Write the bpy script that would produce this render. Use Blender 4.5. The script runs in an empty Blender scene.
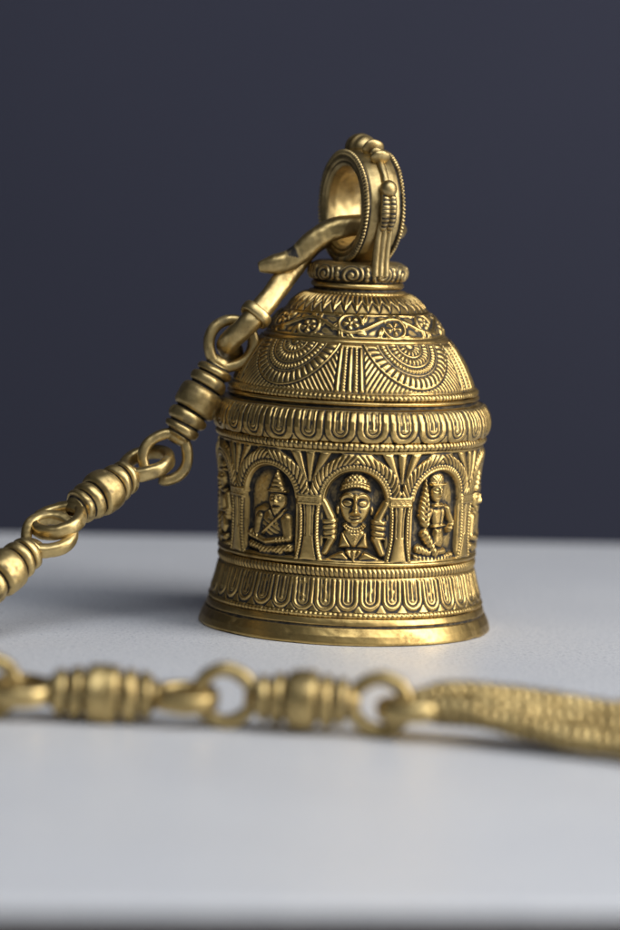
import bpy, math
import numpy as np
from mathutils import Vector, Matrix

# ------------------------------------------------------------------ camera, light, exposure
scene = bpy.context.scene
COL = scene.collection
S = 0.0004                      # bell drawings are in tenths of a hand: 1 unit = 0.4 mm

cd = bpy.data.cameras.new("camera")
cam = bpy.data.objects.new("camera", cd)
COL.objects.link(cam)
cam.location = (0, -1.498, 0.224)
cam.matrix_world = (Matrix.Translation(cam.location) @ Matrix.Rotation(0.010691, 4, 'Z')
                    @ Matrix.Rotation(math.pi / 2 - 0.106856, 4, 'X') @ Matrix.Rotation(0.038397, 4, 'Z'))
cd.sensor_fit = 'VERTICAL'
cd.sensor_height = 36
cd.sensor_width = 24
cd.lens = 18 / math.tan(math.radians(7.0))
cd.clip_start = 0.02
cd.clip_end = 50
cd.dof.use_dof = True
cd.dof.focus_distance = 1.462
cd.dof.aperture_fstop = 4.4
scene.camera = cam

world = bpy.data.worlds.new("World")
scene.world = world
world.use_nodes = True
bg = world.node_tree.nodes['Background']
bg.inputs['Color'].default_value = (0.80, 0.88, 1.0, 1)
bg.inputs['Strength'].default_value = 0.055


def area(name, loc, target, sx, sy, power, color):
    l = bpy.data.lights.new(name, 'AREA')
    l.shape = 'RECTANGLE'
    l.size, l.size_y = sx, sy
    l.energy = power
    l.color = color
    o = bpy.data.objects.new(name, l)
    COL.objects.link(o)
    o.location = loc
    o.rotation_euler = (Vector(target) - Vector(loc)).to_track_quat('-Z', 'Y').to_euler()
    return o


area("window_light", (1.50, -0.62, 0.78), (0, 0, 0.08), 1.15, 1.3, 41, (1.0, 0.97, 0.93))
area("overhead_fill", (0.50, -0.98, 1.5), (0.0, -0.3, 0), 1.7, 1.1, 25, (0.90, 0.94, 1.0))  # added overhead fill that brightens the table; not a lamp of the room

vs = scene.view_settings
scene.display_settings.display_device = 'sRGB'
vs.view_transform = 'Standard'
vs.look = 'None'
vs.exposure = 0
vs.gamma = 1
scene.render.film_transparent = False
cy = scene.cycles
cy.max_bounces = 8
cy.glossy_bounces = 5
cy.diffuse_bounces = 4
cy.use_denoising = True
cy.sample_clamp_indirect = 6

RNG = np.random.default_rng(7)


# ------------------------------------------------------------------ materials
def new_mat(name):
    m = bpy.data.materials.new(name)
    m.use_nodes = True
    nt = m.node_tree
    b = nt.nodes['Principled BSDF']
    return m, nt, b


def N(nt, kind, **kw):
    n = nt.nodes.new(kind)
    for k, v in kw.items():
        if k.startswith('_'):
            setattr(n, k[1:], v)
        else:
            n.inputs[k].default_value = v
    return n


def mathn(nt, op, a, b=None, clamp=False):
    n = nt.nodes.new('ShaderNodeMath')
    n.operation = op
    n.use_clamp = clamp
    for i, x in enumerate((a, b)):
        if x is None:
            continue
        if isinstance(x, (int, float)):
            n.inputs[i].default_value = x
        else:
            nt.links.new(x, n.inputs[i])
    return n.outputs[0]


def mixc(nt, fac, a, b):
    n = nt.nodes.new('ShaderNodeMix')
    n.data_type = 'RGBA'
    if isinstance(fac, (int, float)):
        n.inputs[0].default_value = fac
    else:
        nt.links.new(fac, n.inputs[0])
    for s, x in ((6, a), (7, b)):
        if isinstance(x, tuple):
            n.inputs[s].default_value = (*x, 1)
        else:
            nt.links.new(x, n.inputs[s])
    return n.outputs[2]


def ramp(nt, src, lo, hi):
    n = nt.nodes.new('ShaderNodeMapRange')
    n.interpolation_type = 'SMOOTHSTEP'
    n.inputs['From Min'].default_value = lo
    n.inputs['From Max'].default_value = hi
    nt.links.new(src, n.inputs['Value'])
    return n.outputs[0]


def brass(name, light, deep, rough, patina=True, bump=0.25, blot=0.5, film_amt=0.6):
    """antique brass: polished metal on the high places, black wash left in the cut grooves (a mesh attribute)."""
    m, nt, b = new_mat(name)
    tc = N(nt, 'ShaderNodeTexCoord')
    obj = tc.outputs['Object']

    def noise(scale, detail, r=0.55):
        n = N(nt, 'ShaderNodeTexNoise', Scale=scale, Detail=detail, Roughness=r)
        nt.links.new(obj, n.inputs['Vector'])
        return n.outputs['Fac']
    big, mid, fine = noise(45, 4), noise(420, 5), noise(2200, 3)
    tarn = ramp(nt, mathn(nt, 'ADD', mathn(nt, 'MULTIPLY', big, 0.6), mathn(nt, 'MULTIPLY', mid, 0.4)), 0.36, 0.66)
    col = mixc(nt, mathn(nt, 'MULTIPLY', tarn, blot), light, deep)
    r0 = mathn(nt, 'ADD', rough - 0.06, mathn(nt, 'MULTIPLY', mid, 0.16))
    metal = 1.0
    film = ramp(nt, mathn(nt, 'ADD', mathn(nt, 'MULTIPLY', noise(120, 6, .68), .75), mathn(nt, 'MULTIPLY', big, .25)), .50, .70)
    col = mixc(nt, mathn(nt, 'MULTIPLY', film, film_amt), col, (0.13, 0.082, 0.030))
    r0 = mathn(nt, 'ADD', r0, mathn(nt, 'MULTIPLY', film, .10))
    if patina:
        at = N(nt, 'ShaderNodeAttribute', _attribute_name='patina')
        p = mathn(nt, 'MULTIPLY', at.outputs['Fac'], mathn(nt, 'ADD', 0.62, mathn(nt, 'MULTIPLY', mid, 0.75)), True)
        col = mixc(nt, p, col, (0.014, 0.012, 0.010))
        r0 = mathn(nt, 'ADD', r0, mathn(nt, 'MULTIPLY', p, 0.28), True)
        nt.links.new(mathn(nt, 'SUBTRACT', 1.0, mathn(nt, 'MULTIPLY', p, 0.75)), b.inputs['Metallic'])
    else:
        b.inputs['Metallic'].default_value = metal
    nt.links.new(col, b.inputs['Base Color'])
    nt.links.new(r0, b.inputs['Roughness'])
    bp = N(nt, 'ShaderNodeBump', Strength=bump, Distance=0.00022)
    nt.links.new(mathn(nt, 'ADD', mathn(nt, 'MULTIPLY', mid, 0.6), mathn(nt, 'MULTIPLY', fine, 0.3)), bp.inputs['Height'])
    nt.links.new(bp.outputs['Normal'], b.inputs['Normal'])
    return m


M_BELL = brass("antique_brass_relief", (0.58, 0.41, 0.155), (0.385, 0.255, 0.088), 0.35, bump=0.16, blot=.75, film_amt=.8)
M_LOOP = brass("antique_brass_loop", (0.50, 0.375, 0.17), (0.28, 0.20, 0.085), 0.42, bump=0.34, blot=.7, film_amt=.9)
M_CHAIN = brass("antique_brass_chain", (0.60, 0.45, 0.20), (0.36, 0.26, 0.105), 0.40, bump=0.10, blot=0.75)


# ------------------------------------------------------------------ mesh helpers
def tag(o, label=None, cat=None, group=None, kind=None):
    if label: o['label'] = label
    if cat: o['category'] = cat
    if group: o['group'] = group
    if kind: o['kind'] = kind
    return o


def empty(name, loc):
    o = bpy.data.objects.new(name, None)
    o.empty_display_size = 0.01
    COL.objects.link(o)
    o.location = loc
    return o


def raw_mesh(name, verts, faces, mat, parent=None, patina=None, normals=None):
    """verts (n,3) array in metres, local to parent; faces (m,4) or (m,3) int array, one mesh object."""
    me = bpy.data.meshes.new(name)
    verts = np.asarray(verts, dtype=np.float32)
    faces = np.asarray(faces, dtype=np.int32)
    k = faces.shape[1]
    me.vertices.add(len(verts))
    me.vertices.foreach_set('co', verts.ravel())
    me.loops.add(faces.size)
    me.loops.foreach_set('vertex_index', faces.ravel())
    me.polygons.add(len(faces))
    me.polygons.foreach_set('loop_start', np.arange(0, faces.size, k, dtype=np.int32))
    me.polygons.foreach_set('loop_total', np.full(len(faces), k, dtype=np.int32))
    me.polygons.foreach_set('use_smooth', np.ones(len(faces), dtype=bool))
    me.update(calc_edges=True)
    if patina is not None:
        a = me.attributes.new('patina', 'FLOAT', 'POINT')
        a.data.foreach_set('value', np.asarray(patina, dtype=np.float32).ravel())
    if normals is not None:
        me.normals_split_custom_set_from_vertices(np.asarray(normals, dtype=np.float32))
    me.materials.append(mat)
    o = bpy.data.objects.new(name, me)
    COL.objects.link(o)
    if parent is not None:
        o.parent = parent
    return o


def merge(parts):
    """[(verts, faces, patina)] -> one set of arrays (all quads)."""
    V, F, P, n = [], [], [], 0
    for v, f, p in parts:
        V.append(v); F.append(f + n); P.append(np.ravel(p)); n += len(v)
    return np.concatenate(V), np.concatenate(F), np.concatenate(P)


def grid_faces(nv, nu, closed_u=True, closed_v=False):
    i = np.arange(nv if closed_v else nv - 1)
    j = np.arange(nu if closed_u else nu - 1)
    I, J = np.meshgrid(i, j, indexing='ij')
    I2, J2 = (I + 1) % nv, (J + 1) % nu
    return np.stack([I * nu + J, I * nu + J2, I2 * nu + J2, I2 * nu + J], -1).reshape(-1, 4)


def blur(a, s, wrap=True):
    """separable gaussian; columns wrap round, rows are edge-padded."""
    r = max(1, int(3 * s + .5))
    k = np.exp(-.5 * (np.arange(-r, r + 1) / s) ** 2); k /= k.sum()
    p = np.pad(a, ((r, r), (0, 0)), mode='edge')
    out = sum(k[i] * p[i:i + a.shape[0]] for i in range(2 * r + 1))
    p = np.pad(out, ((0, 0), (r, r)), mode='wrap' if wrap else 'edge')
    return sum(k[i] * p[:, i:i + a.shape[1]] for i in range(2 * r + 1))


def sst(x, a, b):
    t = np.clip((x - a) / (b - a), 0, 1)
    return t * t * (3 - 2 * t)


def rnd(d, r):
    """rounded ridge of half width r at distance d"""
    return np.sqrt(np.clip(1 - (d / r) ** 2, 0, 1))


def wob(P, seed, amp, wl):
    """smooth pseudo-random offset of points, hand-made irregularity"""
    g = np.random.default_rng(seed)
    out = np.zeros(len(P))
    for _ in range(16):
        k = g.normal(size=3) * 1.25 * math.pi / wl
        out += np.sin(P @ k + g.uniform(0, 6.28))
    return out * amp / 4.0


# ------------------------------------------------------------------ the bell: bands of relief wrapped on a turned profile
bell = tag(empty("brass_bell", (0, 0, 0)),
           "antique brass temple bell with carved figures in arches, standing mouth down on the pale table", "bell")


def profile_samples(pts, step):
    p = np.array(pts, float)
    seg = np.hypot(*np.diff(p, axis=0).T)
    L = np.concatenate([[0], np.cumsum(seg)])
    n = max(3, int(round(L[-1] / step)) + 1)
    t = np.linspace(0, L[-1], n)
    return np.interp(t, L, p[:, 0]), np.interp(t, L, p[:, 1]), t


def smooth_curve(pts, n=60):
    """Catmull-Rom through the points"""
    p = np.array(pts, float)
    p = np.vstack([2 * p[0] - p[1], p, 2 * p[-1] - p[-2]])
    out = []
    for i in range(1, len(p) - 2):
        t = np.linspace(0, 1, n, endpoint=False)[:, None]
        a, b, c, d = p[i - 1], p[i], p[i + 1], p[i + 2]
        out.append(.5 * (2 * b + (c - a) * t + (2 * a - 5 * b + 4 * c - d) * t ** 2 + (3 * b - a - 3 * c + d) * t ** 3))
    out.append(p[-2][None])
    return np.vstack(out)


def band(name, pts, relief, parent, nu=1440, step=0.6, soft=0.68, wear=0.0, mat=None, curve=False, pat_gain=1.0, split=None):
    pts = smooth_curve(pts) if curve else pts
    r, z, t = profile_samples(pts, step)
    nv = len(r)
    if not curve:                                       # take the turning-tool sharpness off
        k = np.array([1, 2, 1]) / 4
        r2 = r.copy(); r2[1:-1] = r[:-2] * k[0] + r[1:-1] * k[1] + r[2:] * k[2]; r = r2
    th = (np.arange(nu) / nu) * 2 * math.pi - math.pi
    TH, V = np.meshgrid(th, t, indexing='ij')[0].T, np.repeat(t[:, None], nu, 1)
    R = np.repeat(r[:, None], nu, 1)
    res = relief(TH, V, R, t[-1]) if relief else np.zeros_like(V)
    H, ID = res if isinstance(res, tuple) else (res, None)
    H = blur(H, soft / step)
    # slow hand-made irregularity + cast pitting
    X0 = np.stack([R * np.sin(TH), R * np.cos(TH), np.repeat(z[:, None], nu, 1)], -1).reshape(-1, 3)
    H = H + (wob(X0, 3, .40, 60) + wob(X0, 5, .045, 16) + wob(X0, 9, .03, 6)).reshape(H.shape)
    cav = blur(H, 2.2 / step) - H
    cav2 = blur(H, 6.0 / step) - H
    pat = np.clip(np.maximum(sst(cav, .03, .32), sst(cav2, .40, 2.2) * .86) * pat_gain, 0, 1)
    dr, dz = np.gradient(r), np.gradient(z)
    ln = np.hypot(dr, dz) + 1e-9
    nr, nz = dz / ln, -dr / ln
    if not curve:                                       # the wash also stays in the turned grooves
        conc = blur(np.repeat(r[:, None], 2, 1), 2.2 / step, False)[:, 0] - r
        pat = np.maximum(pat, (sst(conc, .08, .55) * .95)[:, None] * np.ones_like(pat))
    RR = R + H * nr[:, None]
    ZZ = z[:, None] + H * nz[:, None]
    P = np.stack([RR * np.sin(TH), -RR * np.cos(TH), ZZ], -1) * S
    F = grid_faces(nv, nu)
    if split is None:
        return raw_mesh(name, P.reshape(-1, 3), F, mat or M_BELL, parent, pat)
    # cut the one surface into its carved members, keeping the common normals
    du = np.roll(P, -1, 1) - np.roll(P, 1, 1)
    dv = np.gradient(P, axis=0)
    NN = np.cross(du, dv)
    NN /= np.linalg.norm(NN, axis=-1, keepdims=True) + 1e-12
    Pf, Nf, pf, idf = P.reshape(-1, 3), NN.reshape(-1, 3), pat.ravel(), ID.ravel()
    fid = np.max(idf[F], axis=1)
    base = None
    for code in sorted(set(fid.tolist())):
        fm = F[fid == code]
        used, inv = np.unique(fm, return_inverse=True)
        nm = name if code == 0 else split[code // 100]
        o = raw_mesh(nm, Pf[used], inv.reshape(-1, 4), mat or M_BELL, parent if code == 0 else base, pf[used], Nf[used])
        if code == 0:
            base = o
    return base


def fold(x, w):
    return (x + w / 2) % w - w / 2


def cuts(ph, duty=.5):
    """narrow chisel cuts: 1 in the cut, 0 on the land"""
    return sst(np.cos(ph), duty, .95)


def beads(n, tall=1.6, sq=1.0, edge=0.0):
    def f(TH, V, R, L):
        w = 2 * math.pi / n
        u = fold(TH, w) * R / sq
        k = np.round(TH / w)
        lean = .5 * np.sin(k * 2.7)
        ridge = np.sqrt(np.clip(1 - ((V - L / 2) / (L / 2 * .92)) ** 2, 0, 1))
        return tall * ridge * (1 - (.80 + .15 * np.sin(k * 5.1)) * cuts(2 * math.pi * (u + lean * (V - L / 2) * .25) / (w * R) + math.pi, .35))
    return f


def gadroon(n, tall=1.5, slant=0.0):
    def f(TH, V, R, L):
        w = 2 * math.pi / n
        u = fold(TH + slant * (V - L / 2) / R, w) * R
        prof = np.sqrt(np.clip(1 - ((V - L / 2) / (L / 2)) ** 2, 0, 1))
        return prof * tall * 1.25 * (1 - .8 * cuts(2 * math.pi * u / (w * R) + math.pi, .35))
    return f


def petals(n, off, tall=2.0, sharp=False):
    def f(TH, V, R, L):
        w = 2 * math.pi / n
        k = np.round((TH - off) / w)
        jit = np.sin(k * 12.9898) * .9                      # each petal chased by hand, a little different
        u = ((TH - off - k * w) * R + jit) * (1 + .05 * np.sin(k * 3.7)) + .045 * np.sin(k * 5.3) * (V - L / 2)
        wp = w * R.mean() / 2
        rc = wp * .96
        cy_ = rc + 1.4 + 1.1 * np.sin(k * 7.1)
        yy = np.minimum(V - cy_, 0)
        d = np.hypot(u, yy * .93) + .10 * np.maximum(-yy - rc * .55, 0)
        t = rc - d                                          # depth inside the petal outline
        plate = tall * (1 - (1 - np.clip(t / 1.5, 0, 1)) ** 2) ** .5 * (1 - .16 * np.clip(t / rc, 0, 1))
        h = np.where(t > 0, plate, 0)
        h = h - tall * .95 * rnd(t - rc * .46, .95) - tall * .8 * rnd(t - rc * .70, .75)
        inner = (t > rc * .74) & (V > cy_ - 1)
        h = np.where(inner, h - tall * .6 * (np.cos(u * 2 * math.pi / (rc * .30)) < -.1), h)
        # small dart between two tips
        ud = np.abs(u) - wp
        dart = (np.abs(ud) < (rc * .45 - V * .55)) & (V < rc * .75)
        h = np.where((t < -0.8) & dart, tall * .6, h)
        lip = sst(V, L - 2.6, L - 1.2)
        return h * (1 - lip) + lip * tall * .4
    return f


def ribs_flat(*lines):
    """turned lines: (position 0..1, half width, height)"""
    def f(TH, V, R, L):
        h = np.zeros_like(V)
        for p, w_, a in lines:
            h = h + a * rnd(V - p * L, w_)
        return h
    return f


# --- foot of the bell
band("base_rim", [(128, 6), (131, 1.2), (136, 0), (143.5, 0), (145.2, 1.0), (145.2, 3), (143.6, 9), (141.2, 14), (140.2, 16.2),
                  (138.0, 16.8), (137.6, 18.2), (138.7, 19.2), (137.9, 22), (136.8, 24.6), (134.9, 25.2)], None, bell, nu=720, step=.5)
band("bead_row", [(134.9, 25.2), (136.0, 28), (134.2, 31)], beads(176, 1.15), bell)
band("petal_band", [(134.2, 31), (131.6, 40), (129, 50), (126.6, 60), (125.6, 63.2)], petals(37, math.radians(1.0), 2.0), bell)
band("bead_row", [(125.6, 63.2), (124.2, 64.6), (126.6, 65.6), (127.4, 69), (126.4, 72.6), (124.6, 73.2)], gadroon(172, 1.2, .25), bell)


# --- arcade with figures
NN_ = 9
TH0 = math.radians(2.8)
HA = 108.0


def cap(X, Y, cx, cy, rx, ry, a=0.0):
    dx, dy = X - cx, Y - cy
    if a:
        c, s = math.cos(a), math.sin(a)
        dx, dy = dx * c + dy * s, -dx * s + dy * c
    return np.sqrt(np.clip(1 - (dx / rx) ** 2 - (dy / ry) ** 2, 0, 1))


def cps(X, Y, x0, y0, x1, y1, r0, r1=None):
    r1 = r0 if r1 is None else r1
    ax, ay = x1 - x0, y1 - y0
    t = np.clip(((X - x0) * ax + (Y - y0) * ay) / (ax * ax + ay * ay + 1e-9), 0, 1)
    d = np.hypot(X - x0 - t * ax, Y - y0 - t * ay)
    r = r0 + (r1 - r0) * t
    return np.sqrt(np.clip(1 - (d / r) ** 2, 0, 1))


def poly(X, Y, pts, soft=2.0):
    """rounded-edge plateau over a convex polygon (counter-clockwise)"""
    d = np.full_like(X, 1e9)
    n = len(pts)
    for i in range(n):
        x0, y0 = pts[i]; x1, y1 = pts[(i + 1) % n]
        l = math.hypot(x1 - x0, y1 - y0)
        d = np.minimum(d, ((x1 - x0) * (Y - y0) - (y1 - y0) * (X - x0)) / l)
    t = np.clip(d / soft, 0, 1)
    return np.sqrt(1 - (1 - t) ** 2) * (d > 0)


def arc_line(X, Y, cx, cy, r, w, a0, a1):
    """half-round ridge along an arc, angles in degrees"""
    d = np.hypot(X - cx, Y - cy)
    a = np.degrees(np.arctan2(Y - cy, X - cx)) % 360
    m = (a >= a0) & (a <= a1)
    return rnd(d - r, w) * m


def fig_face(X, Y):
    h = np.zeros_like(X)
    mx = np.maximum
    A = np.abs(X)
    # hair at the sides, ears
    h = mx(h, 2.4 * cap(X, Y, 0, 56, 18, 25))
    h = mx(h, 4.0 * cap(A, Y, 16.2, 49, 2.2, 5))
    # neck, shoulders, bust
    h = mx(h, 4.6 * cps(X, Y, 0, 42, 0, 28, 7.5, 8.5))
    h = mx(h, 4.6 * poly(X, Y, [(-15, 13), (15, 13), (12, 29), (5, 33), (-5, 33), (-12, 29)], 5))
    # long oval face
    face = np.sqrt(np.clip(1 - (X / (14.8 - .10 * np.clip(54 - Y, 0, 20))) ** 2 - ((Y - 53.5) / 19.5) ** 2, 0, 1))
    h = mx(h, 8.4 * face ** .75)
    # low round crown: two fillets and a cap of curls
    dome_ = cap(X, Y, 0, 66, 15.0, 19.5) * (Y > 67)
    arc = Y - 68.0 - 4.2 * (1 - (X / 14.5) ** 2)
    h = np.where((dome_ > 0) & (arc > 0), 7.4 * dome_ ** .7, h)
    h = np.where((dome_ > 0) & (arc > 4.6), h - 1.2 * (np.cos(X * 1.5) * np.cos(arc * 1.35) > .1), h)
    h = mx(h, 8.2 * rnd(arc - .6, 1.7) ** .5 * (np.abs(X) < 14.4) * (1 - .12 * cuts(X * 2.2, .4)))
    h = mx(h, 8.0 * rnd(arc - 4.0, 1.4) ** .5 * (np.abs(X) < 12.8) * (1 - .12 * cuts(X * 2.2, .4)))
    # face features: arched brows, almond eyes, broad nose, small smiling mouth
    brow = arc_line(A, Y, 7.0, 57.2, 7.4, 1.3, 18, 172)
    sock = cap(A, Y, 7.0, 57.2, 6.0, 4.8)
    eye = cap(A, Y, 6.9, 56.6, 4.5, 2.9)
    h = h - 2.2 * sock + 2.3 * eye ** .6 + 1.7 * brow
    h = h - .9 * rnd(np.hypot((A - 6.9) / 5.0, (Y - 56.6) / 3.4) - 1, .16) - .5 * rnd(Y - 55.4, .5) * (eye > .3)
    h = h + 2.6 * cps(X, Y, 0, 64, 0, 49, 1.4, 2.6) + 3.4 * cap(X, Y, 0, 47.6, 3.6, 3.4) + 1.6 * cap(A, Y, 3.2, 46.6, 1.9, 1.7)
    mouth = Y - 41.2 - .05 * X * X
    h = h + 1.5 * cap(X, Y, 0, 42.4, 5.4, 1.5) + 1.6 * cap(X, Y, 0, 39.2, 4.0, 1.6) - 2.0 * rnd(mouth, .6) * (A < 6)
    h = h + 1.0 * cap(X, Y, 0, 36.2, 4, 2.2)
    # necklace and hanging pendant
    for rr, cyy in ((9.6, 41.5), (11.9, 41.0)):
        aa = np.arctan2(Y - cyy, X)
        bd = arc_line(X, Y, 0, cyy, rr, 1.3, 205, 335)
        h = mx(h, 6.3 * bd * (1 - .3 * cuts(aa * 26, .2)))
    h = h - 2.0 * rnd(A - (Y - 11) * .62, 1.0) * ((Y > 15) & (Y < 30))
    h = mx(h, 5.8 * poly(X, Y, [(0, 14), (5.5, 28), (-5.5, 28)], 1.5) - .8 * (np.cos(X * 2.0) * np.cos(Y * 2.0) > .2))
    # raised arms, bent inwards, banded with bangles
    for s in (-1, 1):
        x = X * s
        arm = 6.8 * cps(x, Y, 29.5, 56.5, 22.5, 42, 4.2, 5.2)
        hand = 7.2 * poly(x, Y, [(16.5, 19), (30.5, 21), (31.5, 41), (25, 45), (15.5, 41)], 5.5)
        hand = hand - 2.2 * cuts((Y - 19.5 + .12 * (x - 23)) * 2 * math.pi / 5.4, .55) * (hand > 1)
        fore = 6.2 * cps(x, Y, 21.5, 22, 27.5, 8.5, 4.8, 3.6)
        h = mx(h, mx(arm, mx(hand, fore)))
    # lotus lap
    h = mx(h, 6.0 * poly(X, Y, [(-27, 3), (-5, 1), (-3.5, 4), (-9.5, 10.5), (-13, 10)], 3))
    h = mx(h, 6.0 * poly(X, Y, [(5, 1), (27, 3), (13, 10), (9.5, 10.5), (3.5, 4)], 3))
    fan = poly(X, Y, [(0, 0), (9, 9.5), (7, 12.5), (-7, 12.5), (-9, 9.5)], 1.5)
    h = mx(h, 6.4 * fan - 1.4 * (np.cos(np.arctan2(X, Y + 7) * 21) < -.25) * (fan > 0))
    return h


def fig_sage(X, Y):
    h = np.zeros_like(X)
    mx = np.maximum
    # throne back / cloth
    h = mx(h, 2.6 * poly(X, Y, [(-22, 4), (22, 4), (20, 44), (8, 50), (-8, 50), (-20, 44)], 6))
    # torso and shoulders
    h = mx(h, 5.2 * cap(X, Y, 3, 31, 15, 17))
    h = mx(h, 6.8 * cps(X, Y, 17.5, 37, 20, 21, 6.5, 5.6))
    h = mx(h, 6.0 * cps(X, Y, -11, 37, -13.5, 23, 5.2, 4.2))
    # head, beard, cone hat
    h = mx(h, 7.6 * cap(X, Y, 8.3, 55, 9.5, 11) ** .85)
    h = mx(h, 7.0 * poly(X, Y, [(7, 38), (12, 42), (17, 52), (1, 52), (3, 43)], 4))
    h = h - .8 * (np.cos((X + .3 * Y) * 2.1) > .45) * ((Y < 47) & (Y > 38) & (X > 1) & (X < 16) & (h > 5))
    hat = poly(X, Y, [(-1, 63), (18, 63), (15, 73), (11, 86), (7.5, 86), (2.5, 73)], 4)
    h = mx(h, 7.2 * hat - .9 * (np.cos(Y * 2 * math.pi / 4.6) > .4) * (hat > 0))
    h = mx(h, 7.4 * cps(X, Y, -.5, 64, 17.5, 64.5, 1.8))
    ex = np.minimum(np.hypot((X - 5) / 1.35, Y - 57.5), np.hypot((X - 12) / 1.35, Y - 57.5))
    h = h - 1.4 * rnd(ex, 3.0) + 1.6 * rnd(ex, 1.6) + 2.2 * cps(X, Y, 8.8, 59, 9.3, 52.5, 1.1, 2.0) - 1.2 * rnd(Y - 49.6, .7) * (np.abs(X - 9) < 4.5)
    h = h + 1.0 * cap(X, Y, 8.6, 60.6, 7, 1.2)
    h = h - 1.1 * cuts((X * .6 + Y) * 2 * math.pi / 5.2, .75) * ((np.abs(X - 3) < 9) & (Y > 20) & (Y < 37))
    h = mx(h, 6.4 * cps(X, Y, 13, 42, -6, 22, 2.0))
    # rosary
    for (x0, y0, x1, y1) in ((0, 44, 8, 34), (16, 46, 8, 34), (8, 34, 9, 29)):
        b = cps(X, Y, x0, y0, x1, y1, 1.5)
        h = mx(h, 6.9 * b * (.8 + .2 * np.cos((X - Y) * 2.3)) * (b > 0))
    # crossed forearms with bangles, folded legs with cloth folds
    fa = mx(7.4 * cps(X, Y, 21, 19, -2, 14, 4.6, 3.6), 7.0 * cps(X, Y, -21, 20, -1, 13.5, 4.8, 3.4))
    fa = fa - 1.2 * (np.cos((X + .2 * Y) * 2 * math.pi / 3.6) > .35) * (np.abs(X) > 8) * (fa > 0)
    h = mx(h, fa)
    lg = mx(6.6 * cps(X, Y, -20, 9.5, 14, 5.2, 5.0, 4.0), 6.8 * cps(X, Y, 21.5, 9.5, -8, 4.6, 5.0, 3.6))
    lg = lg - 1.0 * (np.cos((X - .8 * Y) * 2 * math.pi / 4.2) > .4) * (lg > 0)
    h = mx(h, lg)
    h = mx(h, 5.4 * poly(X, Y, [(-4, 2), (0, -1), (5, 2), (5, 12), (-5, 12)], 2))
    return h


def fig_kneel(X, Y):
    h = np.zeros_like(X)
    mx = np.maximum
    # tall feathered wing on the left
    w = poly(X, Y, [(-19, 36), (-13, 28), (-8, 36), (-9, 54), (-14.5, 81), (-16.5, 81), (-22, 56), (-23, 44)], 5)
    h = mx(h, 7.0 * w - 1.3 * (np.cos((Y - .9 * np.abs(X + 15)) * 2 * math.pi / 5.0) > .35) * (w > 0) - 1.2 * rnd(X + 15, .8) * (w > 0))
    # head with piled hair
    h = mx(h, 7.4 * cap(X, Y, -1, 67, 8, 11.5) ** .85)
    h = mx(h, 6.2 * cap(X, Y, -1.5, 78, 9.5, 8.5) - .9 * (np.cos(X * 1.9) * np.cos(Y * 1.7) > .3) * (cap(X, Y, -1.5, 78, 9.5, 8.5) > 0))
    h = mx(h, 7.2 * cps(X, Y, -9.5, 74, 7.5, 74, 1.8))
    ex = np.minimum(np.hypot((X + 4.4) / 1.3, Y - 69), np.hypot((X - 2.4) / 1.3, Y - 69))
    h = h - 1.5 * rnd(ex, 2.8) + 1.5 * rnd(ex, 1.4) + 2.0 * cps(X, Y, -1, 70, -1, 64.5, 1.0, 1.8) - 1.2 * rnd(Y - 61.5, .7) * (np.abs(X + 1) < 4)
    # neck, necklace, torso, waist
    h = mx(h, 5.4 * cps(X, Y, -1, 58, 0, 50, 3.6, 4.4))
    h = mx(h, 6.6 * cps(X, Y, -5.5, 53.5, 6.5, 53.5, 2.4))
    to = poly(X, Y, [(-5, 33), (8, 33), (11, 46), (9, 52), (-7, 52), (-9, 46)], 5)
    h = mx(h, 6.4 * to - 1.1 * rnd(X - 3 - .12 * (Y - 40), .8) * (to > 0))
    h = mx(h, 7.0 * cps(X, Y, -5.5, 33.5, 9.5, 34.5, 1.7))
    # arms
    h = mx(h, 6.6 * cps(X, Y, 13, 50, 20, 37, 4.2, 3.6))
    h = mx(h, 7.0 * cps(X, Y, 20.5, 37, 18, 30, 3.7, 4.2) - .9 * (np.cos(Y * 2 * math.pi / 3.6) > .4))
    h = mx(h, 6.2 * cps(X, Y, -8, 49, -14, 36, 3.6, 3.0))
    # skirt of beads and kneeling leg
    sk = poly(X, Y, [(-6, 14), (9, 11), (12, 20), (8, 33), (-4, 33)], 5)
    h = mx(h, 6.0 * sk - 1.0 * (np.cos((X + Y) * 1.7) * np.cos((X - Y) * 1.7) > .15) * (sk > 0))
    lg = cps(X, Y, -14, 27, -1, 7, 5.6, 5.0)
    h = mx(h, 7.0 * lg - 1.1 * (np.cos((Y * .55 - X * .84) * 2 * math.pi / 4.6) > .45) * (lg > 0))
    l2 = cps(X, Y, -20, 12, -9, 8, 5.4, 4.2)
    h = mx(h, 6.4 * l2 - 1.0 * (np.cos((X) * 2 * math.pi / 4.4) > .45) * (l2 > 0))
    h = mx(h, 6.4 * cps(X, Y, -2, 8, 11, 9, 4.0, 4.0))
    # lotus step
    lo = rnd(Y - 2.2 - .004 * X * X, 3.4) * (np.abs(X) < 26)
    h = mx(h, 5.4 * lo - 1.1 * (np.cos(X * 2 * math.pi / 4.6) < -.2) * (lo > 0))
    return h


ORDER = {0: fig_face, -1: fig_sage, 1: fig_kneel, 2: fig_sage, -2: fig_kneel, 3: fig_face, -3: fig_face, 4: fig_kneel, -4: fig_sage}


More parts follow.
